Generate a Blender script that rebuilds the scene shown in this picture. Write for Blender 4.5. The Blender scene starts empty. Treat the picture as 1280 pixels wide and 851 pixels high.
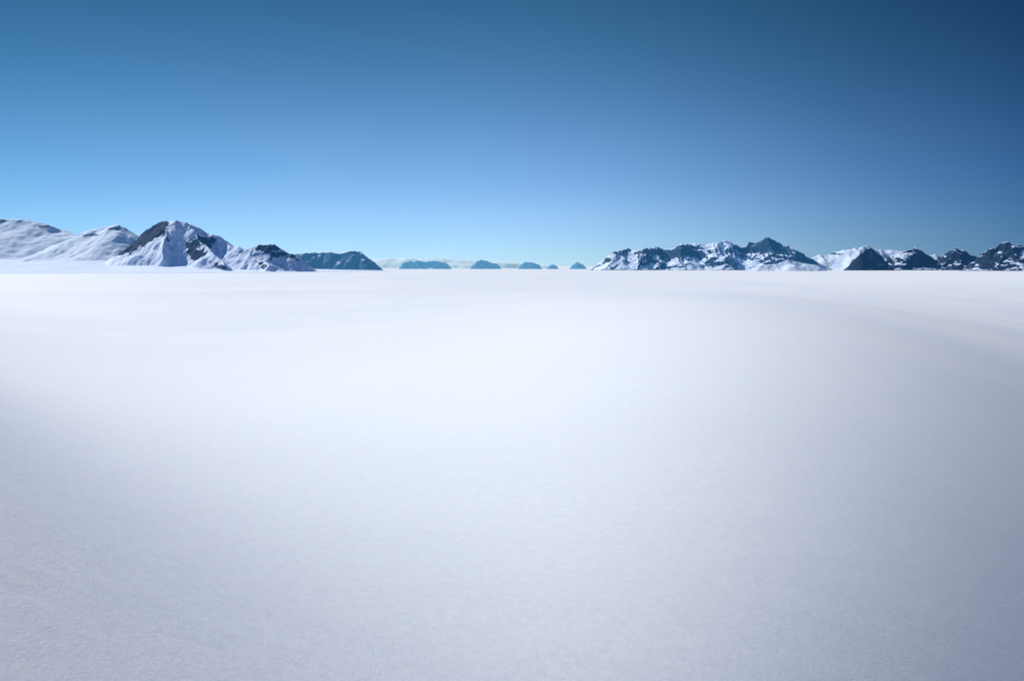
import bpy, math, random
import numpy as np
random.seed(4); rng=np.random.RandomState(7)
sc=bpy.context.scene
H=150.0
EL=math.radians(36); AZ=math.radians(50)   # sun: left of the view direction
L=np.array([-math.sin(AZ)*math.cos(EL), math.cos(AZ)*math.cos(EL), math.sin(EL)])

# ------------------------------------------------------------- noise helpers
TAB=rng.rand(512,512)
def vnoise(x,y,s=0):
    x=np.asarray(x)+17.3*s+1000; y=np.asarray(y)+31.7*s+1000
    xi=np.floor(x).astype(int); yi=np.floor(y).astype(int)
    fx=x-xi; fy=y-yi
    fx=fx*fx*fx*(fx*(fx*6-15)+10); fy=fy*fy*fy*(fy*(fy*6-15)+10)
    a=TAB[xi%512,yi%512]; b=TAB[(xi+1)%512,yi%512]; c=TAB[xi%512,(yi+1)%512]; d=TAB[(xi+1)%512,(yi+1)%512]
    return (a*(1-fx)+b*fx)*(1-fy)+(c*(1-fx)+d*fx)*fy
def fbm(x,y,o=4,s=0):
    r=0;a=.5
    for i in range(o):
        r=r+a*(vnoise(x*2**i,y*2**i,s+i)*2-1); a*=.5
    return r
def ridged(x,y,o=4,s=0):
    r=0;a=.5
    for i in range(o):
        r=r+a*(1-np.abs(vnoise(x*2**i,y*2**i,s+i)*2-1)); a*=.5
    return r
def ss(a,b,x):
    t=np.clip((x-a)/(b-a),0,1); return t*t*(3-2*t)

def make_mesh(name,V,F,mat,attr=None):
    me=bpy.data.meshes.new(name)
    me.vertices.add(len(V)); me.vertices.foreach_set('co',V.astype(np.float32).ravel())
    n=len(F); me.loops.add(n*4); me.loops.foreach_set('vertex_index',F.astype(np.int32).ravel())
    me.polygons.add(n); me.polygons.foreach_set('loop_start',np.arange(0,n*4,4,dtype=np.int32))
    me.polygons.foreach_set('loop_total',np.full(n,4,dtype=np.int32))
    me.update(calc_edges=True); me.validate()
    me.polygons.foreach_set('use_smooth',np.ones(len(me.polygons),dtype=bool))
    if attr is not None:
        a=me.attributes.new('rock','FLOAT','POINT'); a.data.foreach_set('value',attr.astype(np.float32).ravel())
    me.materials.append(mat)
    ob=bpy.data.objects.new(name,me); sc.collection.objects.link(ob); return ob

# ------------------------------------------------------------- materials
def snow_material():
    m=bpy.data.materials.new('wind_packed_snow'); m.use_nodes=True
    n=m.node_tree.nodes; l=m.node_tree.links; b=n['Principled BSDF']
    b.inputs['Roughness'].default_value=.7; b.inputs['Specular IOR Level'].default_value=.2
    g=n.new('ShaderNodeNewGeometry')
    mp=n.new('ShaderNodeMapping'); mp.inputs['Scale'].default_value=(1/900,1/2600,0); l.new(g.outputs['Position'],mp.inputs['Vector'])
    t=n.new('ShaderNodeTexNoise'); t.inputs['Scale'].default_value=1; t.inputs['Detail'].default_value=5; l.new(mp.outputs[0],t.inputs['Vector'])
    r=n.new('ShaderNodeValToRGB'); l.new(t.outputs['Fac'],r.inputs['Fac'])
    r.color_ramp.elements[0].position=.3; r.color_ramp.elements[0].color=(.80,.86,.925,1)
    r.color_ramp.elements[1].position=.7; r.color_ramp.elements[1].color=(.85,.895,.945,1)
    # crust / drift grain
    tg=n.new('ShaderNodeTexNoise'); tg.inputs['Scale'].default_value=.22; tg.inputs['Detail'].default_value=9; tg.inputs['Roughness'].default_value=.9; l.new(g.outputs['Position'],tg.inputs['Vector'])
    rg=n.new('ShaderNodeValToRGB'); l.new(tg.outputs['Fac'],rg.inputs['Fac'])
    rg.color_ramp.elements[0].position=.32; rg.color_ramp.elements[0].color=(.86,.87,.89,1)
    rg.color_ramp.elements[1].position=.62; rg.color_ramp.elements[1].color=(1.04,1.04,1.035,1)
    mg=n.new('ShaderNodeMixRGB'); mg.blend_type='MULTIPLY'; mg.inputs[0].default_value=1; l.new(r.outputs[0],mg.inputs[1]); l.new(rg.outputs[0],mg.inputs[2])
    l.new(mg.outputs[0],b.inputs['Base Color'])
    t1=n.new('ShaderNodeTexNoise'); t1.inputs['Scale'].default_value=.6; t1.inputs['Detail'].default_value=7; t1.inputs['Roughness'].default_value=.85; l.new(g.outputs['Position'],t1.inputs['Vector'])
    bp=n.new('ShaderNodeBump'); bp.inputs['Strength'].default_value=.6; bp.inputs['Distance'].default_value=.5
    l.new(t1.outputs['Fac'],bp.inputs['Height'])
    m2=n.new('ShaderNodeMapping'); m2.inputs['Scale'].default_value=(1/120,1/40,0); m2.inputs['Rotation'].default_value=(0,0,.2); l.new(g.outputs['Position'],m2.inputs['Vector'])
    t2=n.new('ShaderNodeTexNoise'); t2.inputs['Scale'].default_value=1; t2.inputs['Detail'].default_value=5; t2.inputs['Roughness'].default_value=.55; l.new(m2.outputs[0],t2.inputs['Vector'])
    b2=n.new('ShaderNodeBump'); b2.inputs['Strength'].default_value=.5; b2.inputs['Distance'].default_value=1.3
    l.new(t2.outputs['Fac'],b2.inputs['Height']); l.new(bp.outputs[0],b2.inputs['Normal']); l.new(b2.outputs[0],b.inputs['Normal'])
    return m
def mountain_material(name,snowline=.72,rockcol=(.05,.07,.10),snowcol=(.84,.88,.95),nscale=1/260,amt=.35,haze_glow=(.012,.042,.085)):
    m=bpy.data.materials.new(name); m.use_nodes=True
    n=m.node_tree.nodes; l=m.node_tree.links; b=n['Principled BSDF']
    b.inputs['Roughness'].default_value=.9; b.inputs['Specular IOR Level'].default_value=.05
    b.inputs['Emission Color'].default_value=haze_glow+(1,); b.inputs['Emission Strength'].default_value=1   # even blue glow painted in to stand for aerial haze
    g=n.new('ShaderNodeNewGeometry'); sp=n.new('ShaderNodeSeparateXYZ'); l.new(g.outputs['Normal'],sp.inputs[0])
    t=n.new('ShaderNodeTexNoise'); t.inputs['Scale'].default_value=nscale; t.inputs['Detail'].default_value=8; t.inputs['Roughness'].default_value=.7; l.new(g.outputs['Position'],t.inputs['Vector'])
    a=n.new('ShaderNodeAttribute'); a.attribute_name='rock'
    m1=n.new('ShaderNodeMath'); m1.operation='MULTIPLY_ADD'; l.new(t.outputs['Fac'],m1.inputs[0]); m1.inputs[1].default_value=amt; m1.inputs[2].default_value=-amt/2
    m2=n.new('ShaderNodeMath'); m2.operation='SUBTRACT'; l.new(m1.outputs[0],m2.inputs[0]); l.new(sp.outputs['Z'],m2.inputs[1])
    m3=n.new('ShaderNodeMath'); m3.operation='ADD'; l.new(m2.outputs[0],m3.inputs[0]); l.new(a.outputs['Fac'],m3.inputs[1])
    mr=n.new('ShaderNodeMapRange'); mr.inputs['From Min'].default_value=-snowline-.03; mr.inputs['From Max'].default_value=-snowline+.03; l.new(m3.outputs[0],mr.inputs['Value'])
    t2=n.new('ShaderNodeTexNoise'); t2.inputs['Scale'].default_value=1/90; t2.inputs['Detail'].default_value=5; l.new(g.outputs['Position'],t2.inputs['Vector'])
    rr=n.new('ShaderNodeValToRGB'); l.new(t2.outputs['Fac'],rr.inputs['Fac'])
    rr.color_ramp.elements[0].position=.35; rr.color_ramp.elements[0].color=tuple(c*.4 for c in rockcol)+(1,)
    rr.color_ramp.elements[1].position=.7; rr.color_ramp.elements[1].color=tuple(c*1.7 for c in rockcol)+(1,)
    mx=n.new('ShaderNodeMixRGB'); l.new(mr.outputs[0],mx.inputs[0]); mx.inputs[1].default_value=snowcol+(1,); l.new(rr.outputs[0],mx.inputs[2])
    l.new(mx.outputs[0],b.inputs['Base Color'])
    bp=n.new('ShaderNodeBump'); bp.inputs['Strength'].default_value=.5; bp.inputs['Distance'].default_value=20
    l.new(t2.outputs['Fac'],bp.inputs['Height']); l.new(bp.outputs[0],b.inputs['Normal'])
    return m

# ------------------------------------------------------------- snow field
def lit(x,y):
    """wanted sine of sun incidence; relief shaped to brighten middle, darken edges and foreground"""
    yy=np.maximum(y,175.)
    a=x/yy; b=H/yy
    right=ss(.0,.66,a); left=ss(.0,.75,-a)
    near=ss(.06,.60,b)
    boost=.10*np.exp(-((np.log(b)-math.log(.10))/1.1)**2)*np.exp(-((a-.04)/.40)**2)
    side=ss(75,250,y)*(1-ss(.7,1.3,np.abs(a)))
    farR=np.exp(-(yy/6500.)**2); far=np.exp(-(yy/4600.)**2)
    d=(.40*right*farR+(.11*left+.20*near)*far-boost)*side
    return L[2]-d
def ground_z(x,y):  # slopes solved from the wanted brightness, so the shading is built into the ground
    z=np.zeros_like(x); N=80
    k=L[1]/L[0]
    dx=x/N
    for i in range(N):
        xp=dx*(i+.5); yp=y+(xp-x)*k
        z+= (L[2]-lit(xp,yp))/L[0]*dx
    r=np.hypot(x,y)
    z*=1-ss(9000,20000,r)
    att=ss(150,750,r)
    z+= (5*fbm(x/1500,y/700,3,5)*att + 36*fbm(x/6500,y/2600,3,9)*ss(900,4000,r)+20*fbm(x/5200,y/1100,3,19)*ss(1500,3500,r))*(1-ss(9000,20000,r))
    return z
def ground():
    ang=np.concatenate([np.arange(-42,42,.22),np.arange(42,318,3.0)])*math.pi/180
    rad=np.concatenate([[1.,30.,60.],np.exp(np.linspace(math.log(90),math.log(40000),440)),np.exp(np.linspace(math.log(42000),math.log(600000),40))])
    A,R=np.meshgrid(ang,rad)
    X=R*np.sin(A); Y=R*np.cos(A)
    Z=ground_z(X,Y)
    nr,na=X.shape
    V=np.stack([X,Y,Z],-1).reshape(-1,3)
    i,j=np.meshgrid(np.arange(nr-1),np.arange(na),indexing='ij')
    jn=(j+1)%na
    F=np.stack([i*na+j,i*na+jn,(i+1)*na+jn,(i+1)*na+j],-1).reshape(-1,4)[:,::-1]
    return make_mesh('snow_field',V,F,snow_material())
g=ground()

# ------------------------------------------------------------- mountains
def P(D,px,py,dy=0):
    """image pixel coordinates of a summit -> metres, at distance D (+dy)"""
    y=D+dy; k=36/35/1280
    return ((px-640)*k*y, y, H+(332-py)*k*y)
def seg_height(X,Y,segs,p,apron):
    Z=np.full_like(X,-60.)
    for (a,b,w) in segs:
        a=np.array(a);b=np.array(b)
        ab=b[:2]-a[:2]; t=np.clip(((X-a[0])*ab[0]+(Y-a[1])*ab[1])/max(ab@ab,1),0,1)
        zc=a[2]+(b[2]-a[2])*t
        d=np.hypot(X-a[0]-ab[0]*t,Y-a[1]-ab[1]*t)
        W=np.maximum(zc,1)*w
        h=zc*np.clip(1-d/W,0,1)**p
        if apron: h=np.maximum(h, zc*apron*np.clip(1-d/(2.6*W),0,1)**2)
        Z=np.maximum(Z,h-20*(h<=0))
    return Z
def mountain(name,D,sky,mat,w=2.0,p=1.25,spur=True,extra=[],res=30,wob=300,namp=60,nsc=500,rocks=[],spurlen=.9,seed=0,thin=1,bias=0.,apron=0,lean=0.,crest_rock=0.,sharp=1.5):
    rs=random.Random(seed)
    pts=[]
    for i,(px,py) in enumerate(sky):
        pts.append(P(D,px,py,rs.uniform(-wob,wob)))
    segs=[(pts[i],pts[i+1],w) for i in range(len(pts)-1)]
    if spur:
        for i,q in enumerate(pts):
            if i%thin: continue
            n=2 if q[2]>H+300 else 1
            for s in range(n):
                ln=q[2]*w*spurlen*rs.uniform(.6,1.1)
                an=lean+rs.uniform(-.75,.75)
                m1=(q[0]+math.sin(an)*ln*.45,q[1]-math.cos(an)*ln*.45,q[2]*rs.uniform(.5,.66))
                an+=rs.uniform(-.4,.4)
                m2=(m1[0]+math.sin(an)*ln*.55,m1[1]-math.cos(an)*ln*.55,q[2]*.08)
                segs+= [(q,m1,w*.42),(m1,m2,w*.55)]
    for e in extra:
        for i in range(len(e['pts'])-1):
            segs.append((P(D,*e['pts'][i]),P(D,*e['pts'][i+1]),e.get('w',w)))
    zmax=max(q[2] for q in pts)
    xs=[q[0] for q in pts]; m=2.6 if apron else 1
    pad=zmax*w*.9*m
    x0,x1=min(xs)-pad,max(xs)+pad
    dep=zmax*w*1.05*m
    y0,y1=D-wob-dep,D+wob+zmax*w*.7
    nx=int((x1-x0)/res); ny=int((y1-y0)/res)
    X,Y=np.meshgrid(np.linspace(x0,x1,nx),np.linspace(y0,y1,ny))
    wx=fbm(X/(nsc*1.3),Y/(nsc*1.3),5,seed+3)*nsc*.3; wy=fbm(X/(nsc*1.3),Y/(nsc*1.3),5,seed+13)*nsc*.5
    Z=seg_height(X+wx,Y+wy,segs,p,apron)
    f=ss(H*.6,H*.6+350,Z)
    rn=ridged(X/nsc,Y/(nsc*1.6),6,seed)
    Z=Z+f*namp*(rn**sharp-.5)
    Z=np.where(Z<5,Z-25,Z); Z=np.where(Z<=-60,-85,Z)
    rk=np.full(X.shape,bias)+crest_rock*ss(.62,.95,Z/zmax)*ss(-.1,.25,fbm(X/900,Y/260,4,seed+30))
    for (px,py,sx,sy,am) in rocks:
        k=36/35/1280
        cx=(px-640)*k*D; cz=H+(332-py)*k*D
        rk+=am*np.exp(-((X-cx)/(sx*k*D))**2-((Z-cz)/(sy*k*D))**2)
    V=np.stack([X,Y,Z],-1).reshape(-1,3)
    i,j=np.meshgrid(np.arange(ny-1),np.arange(nx-1),indexing='ij')
    F=np.stack([i*nx+j,i*nx+j+1,(i+1)*nx+j+1,(i+1)*nx+j],-1).reshape(-1,4)
    zz=Z.reshape(-1)[F].max(1)
    F=F[zz>-70]
    return make_mesh(name,V,F,mat,rk.reshape(-1))

mat_near=mountain_material('rock_and_snow',.64,(.012,.02,.035),(.72,.81,.94),amt=.3,haze_glow=(.008,.04,.105))
mat_snowy=mountain_material('snow_slope',.52,(.05,.09,.15),(.68,.76,.87),amt=.3,haze_glow=(.012,.06,.125))
mat_range=mountain_material('rocky_range',.77,(.025,.045,.08),(.72,.81,.94),amt=.45,nscale=1/350,haze_glow=(.012,.065,.15))
mat_blue=mountain_material('blue_haze_range',.88,(.05,.09,.15),amt=.3,nscale=1/350,haze_glow=(.025,.11,.23))  # this range's blue is mostly the painted haze glow
mat_dark=mountain_material('dark_peaks',.86,(.014,.022,.04),(.66,.76,.9),amt=.35,haze_glow=(.007,.036,.09))
mat_far=mountain_material('distant_rock',.85,(.1,.18,.28),(.6,.7,.8),amt=.3,nscale=1/900,haze_glow=(.08,.26,.43))  # haze painted in by paler blue rock and a stronger glow
mat_farsnow=mountain_material('distant_snow',.5,(.2,.3,.4),(.52,.58,.62),amt=.2,nscale=1/900,haze_glow=(.22,.35,.43))

# far left snow-covered hills
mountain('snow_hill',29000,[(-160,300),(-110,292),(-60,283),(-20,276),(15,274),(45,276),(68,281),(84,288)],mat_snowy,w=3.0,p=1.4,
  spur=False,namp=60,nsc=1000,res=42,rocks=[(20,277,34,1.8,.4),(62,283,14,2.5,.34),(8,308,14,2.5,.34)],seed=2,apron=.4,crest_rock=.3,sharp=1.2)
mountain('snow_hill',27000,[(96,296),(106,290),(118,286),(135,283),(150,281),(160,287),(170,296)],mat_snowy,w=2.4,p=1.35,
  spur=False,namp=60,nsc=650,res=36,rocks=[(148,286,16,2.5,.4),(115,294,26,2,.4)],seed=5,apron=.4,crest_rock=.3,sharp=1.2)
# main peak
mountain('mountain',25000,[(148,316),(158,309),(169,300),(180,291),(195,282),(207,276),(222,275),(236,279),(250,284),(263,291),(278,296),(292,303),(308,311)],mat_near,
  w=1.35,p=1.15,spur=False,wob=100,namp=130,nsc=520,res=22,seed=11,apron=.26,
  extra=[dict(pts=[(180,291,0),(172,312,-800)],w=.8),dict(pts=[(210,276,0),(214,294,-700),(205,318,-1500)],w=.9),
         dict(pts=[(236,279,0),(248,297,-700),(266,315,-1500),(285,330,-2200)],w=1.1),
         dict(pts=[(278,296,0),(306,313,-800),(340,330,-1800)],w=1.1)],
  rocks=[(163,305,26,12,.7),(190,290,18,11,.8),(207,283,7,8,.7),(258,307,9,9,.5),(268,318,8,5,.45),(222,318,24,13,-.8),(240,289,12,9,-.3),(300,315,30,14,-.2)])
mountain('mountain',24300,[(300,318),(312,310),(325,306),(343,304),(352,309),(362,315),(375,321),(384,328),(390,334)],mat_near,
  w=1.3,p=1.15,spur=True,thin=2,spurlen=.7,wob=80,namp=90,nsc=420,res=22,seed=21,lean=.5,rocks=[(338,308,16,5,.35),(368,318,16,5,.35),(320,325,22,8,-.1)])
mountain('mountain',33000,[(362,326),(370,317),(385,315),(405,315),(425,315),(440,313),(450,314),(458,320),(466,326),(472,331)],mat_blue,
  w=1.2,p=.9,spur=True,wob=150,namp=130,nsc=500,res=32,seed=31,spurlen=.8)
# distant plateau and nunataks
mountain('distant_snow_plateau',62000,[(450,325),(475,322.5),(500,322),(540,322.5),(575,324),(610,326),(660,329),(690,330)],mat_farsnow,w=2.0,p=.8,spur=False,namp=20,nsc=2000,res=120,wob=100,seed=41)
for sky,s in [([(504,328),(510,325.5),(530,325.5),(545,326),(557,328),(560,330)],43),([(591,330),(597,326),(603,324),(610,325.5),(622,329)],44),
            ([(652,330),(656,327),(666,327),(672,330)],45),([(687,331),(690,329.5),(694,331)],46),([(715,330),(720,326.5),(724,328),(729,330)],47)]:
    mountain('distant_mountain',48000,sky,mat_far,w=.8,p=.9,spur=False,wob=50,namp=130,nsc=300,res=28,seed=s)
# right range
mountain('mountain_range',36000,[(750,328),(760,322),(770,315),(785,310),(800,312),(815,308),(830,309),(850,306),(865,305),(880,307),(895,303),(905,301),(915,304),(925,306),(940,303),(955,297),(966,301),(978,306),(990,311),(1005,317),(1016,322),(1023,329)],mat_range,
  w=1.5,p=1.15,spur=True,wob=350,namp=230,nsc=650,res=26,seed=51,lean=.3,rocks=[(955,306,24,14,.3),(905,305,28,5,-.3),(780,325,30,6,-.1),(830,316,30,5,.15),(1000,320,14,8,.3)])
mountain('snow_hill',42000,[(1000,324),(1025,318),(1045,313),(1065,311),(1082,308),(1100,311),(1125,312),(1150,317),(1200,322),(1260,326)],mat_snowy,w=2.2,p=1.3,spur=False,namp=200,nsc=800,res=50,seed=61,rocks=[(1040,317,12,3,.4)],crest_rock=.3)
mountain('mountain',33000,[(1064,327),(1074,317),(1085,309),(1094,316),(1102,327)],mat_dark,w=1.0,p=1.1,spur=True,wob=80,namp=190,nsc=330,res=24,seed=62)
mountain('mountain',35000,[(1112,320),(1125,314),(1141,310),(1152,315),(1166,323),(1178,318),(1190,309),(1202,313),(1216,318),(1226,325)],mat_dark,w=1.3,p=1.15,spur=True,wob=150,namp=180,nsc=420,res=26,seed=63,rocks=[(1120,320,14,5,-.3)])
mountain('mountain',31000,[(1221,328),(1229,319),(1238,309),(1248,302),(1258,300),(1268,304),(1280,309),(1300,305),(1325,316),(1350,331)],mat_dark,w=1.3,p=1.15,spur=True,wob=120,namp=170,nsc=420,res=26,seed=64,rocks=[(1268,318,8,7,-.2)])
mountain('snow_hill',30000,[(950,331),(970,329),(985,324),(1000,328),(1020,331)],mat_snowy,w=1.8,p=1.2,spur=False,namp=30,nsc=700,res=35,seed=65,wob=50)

# ------------------------------------------------------------- sun and sky
sd=bpy.data.lights.new('sun','SUN'); sd.energy=5; sd.angle=math.radians(.5); sd.color=(1,.975,.95)
so=bpy.data.objects.new('sun',sd); sc.collection.objects.link(so)
from mathutils import Vector
so.rotation_euler=Vector(L).to_track_quat('Z','Y').to_euler()
w=bpy.data.worlds.new('World'); sc.world=w; w.use_nodes=True
n=w.node_tree.nodes; l=w.node_tree.links; bg=n['Background']; bg.inputs[1].default_value=.1
st=n.new('ShaderNodeTexSky'); st.sky_type='NISHITA'; st.sun_disc=False; st.sun_elevation=EL; st.sun_rotation=2*math.pi-AZ
st.altitude=4000; st.air_density=1.0; st.dust_density=.2; st.ozone_density=2.5
gm=n.new('ShaderNodeGamma'); gm.inputs[1].default_value=1.3; l.new(st.outputs[0],gm.inputs[0])
def mul(a,b,val=None):
    x=n.new('ShaderNodeMixRGB'); x.blend_type='MULTIPLY'; x.inputs[0].default_value=1
    l.new(a,x.inputs[1])
    if val is not None: x.inputs[2].default_value=val
    else: l.new(b,x.inputs[2])
    return x.outputs[0]
tc=n.new('ShaderNodeTexCoord'); sx=n.new('ShaderNodeSeparateXYZ'); l.new(tc.outputs['Generated'],sx.inputs[0])
rz=n.new('ShaderNodeValToRGB'); l.new(sx.outputs[2],rz.inputs[0])
k=.56
e=rz.color_ramp.elements; e[0].position=0; e[0].color=(.62*k,.80*k,1.12*k,1); e[1].position=.28; e[1].color=(.29*k,.60*k,.56*k,1)
for ps,cc in [(.05,(.80,.88,1.02)),(.12,(.74,.88,.89)),(.2,(.48,.75,.70)),(.7,(.7,1.1,1.5))]:  # topmost stop, above the view, brightened as added blue fill
    q=e.new(ps); q.color=tuple(v*k for v in cc)+(1,)
c=mul(gm.outputs[0],rz.outputs[0])
# deeper polarised blue away from the sun's side of the sky
mr=n.new('ShaderNodeMapRange'); mr.inputs['From Min'].default_value=-.6; mr.inputs['From Max'].default_value=.6; l.new(sx.outputs[0],mr.inputs['Value'])
rp=n.new('ShaderNodeValToRGB'); l.new(mr.outputs[0],rp.inputs[0]); rp.color_ramp.interpolation='B_SPLINE'
e=rp.color_ramp.elements; e[0].position=0; e[0].color=(.36,.56,.60,1); e[1].position=1; e[1].color=(.09,.20,.34,1)
q=e.new(.4); q.color=(1,1,1,1); q=e.new(.62); q.color=(.96,.98,.99,1); q=e.new(.85); q.color=(.25,.39,.53,1)
c=mul(c,rp.outputs[0])
l.new(c,bg.inputs[0])

cd=bpy.data.cameras.new('camera'); cd.lens=35; cd.sensor_width=36; cd.clip_start=1; cd.clip_end=2000000
co=bpy.data.objects.new('camera',cd); sc.collection.objects.link(co)
co.location=(0,0,H); co.rotation_euler=(math.radians(90)-math.atan((340-265.5)/(1024*35/36)),0,0)
sc.camera=co
sc.view_settings.view_transform='Standard'; sc.view_settings.look='None'; sc.view_settings.exposure=0
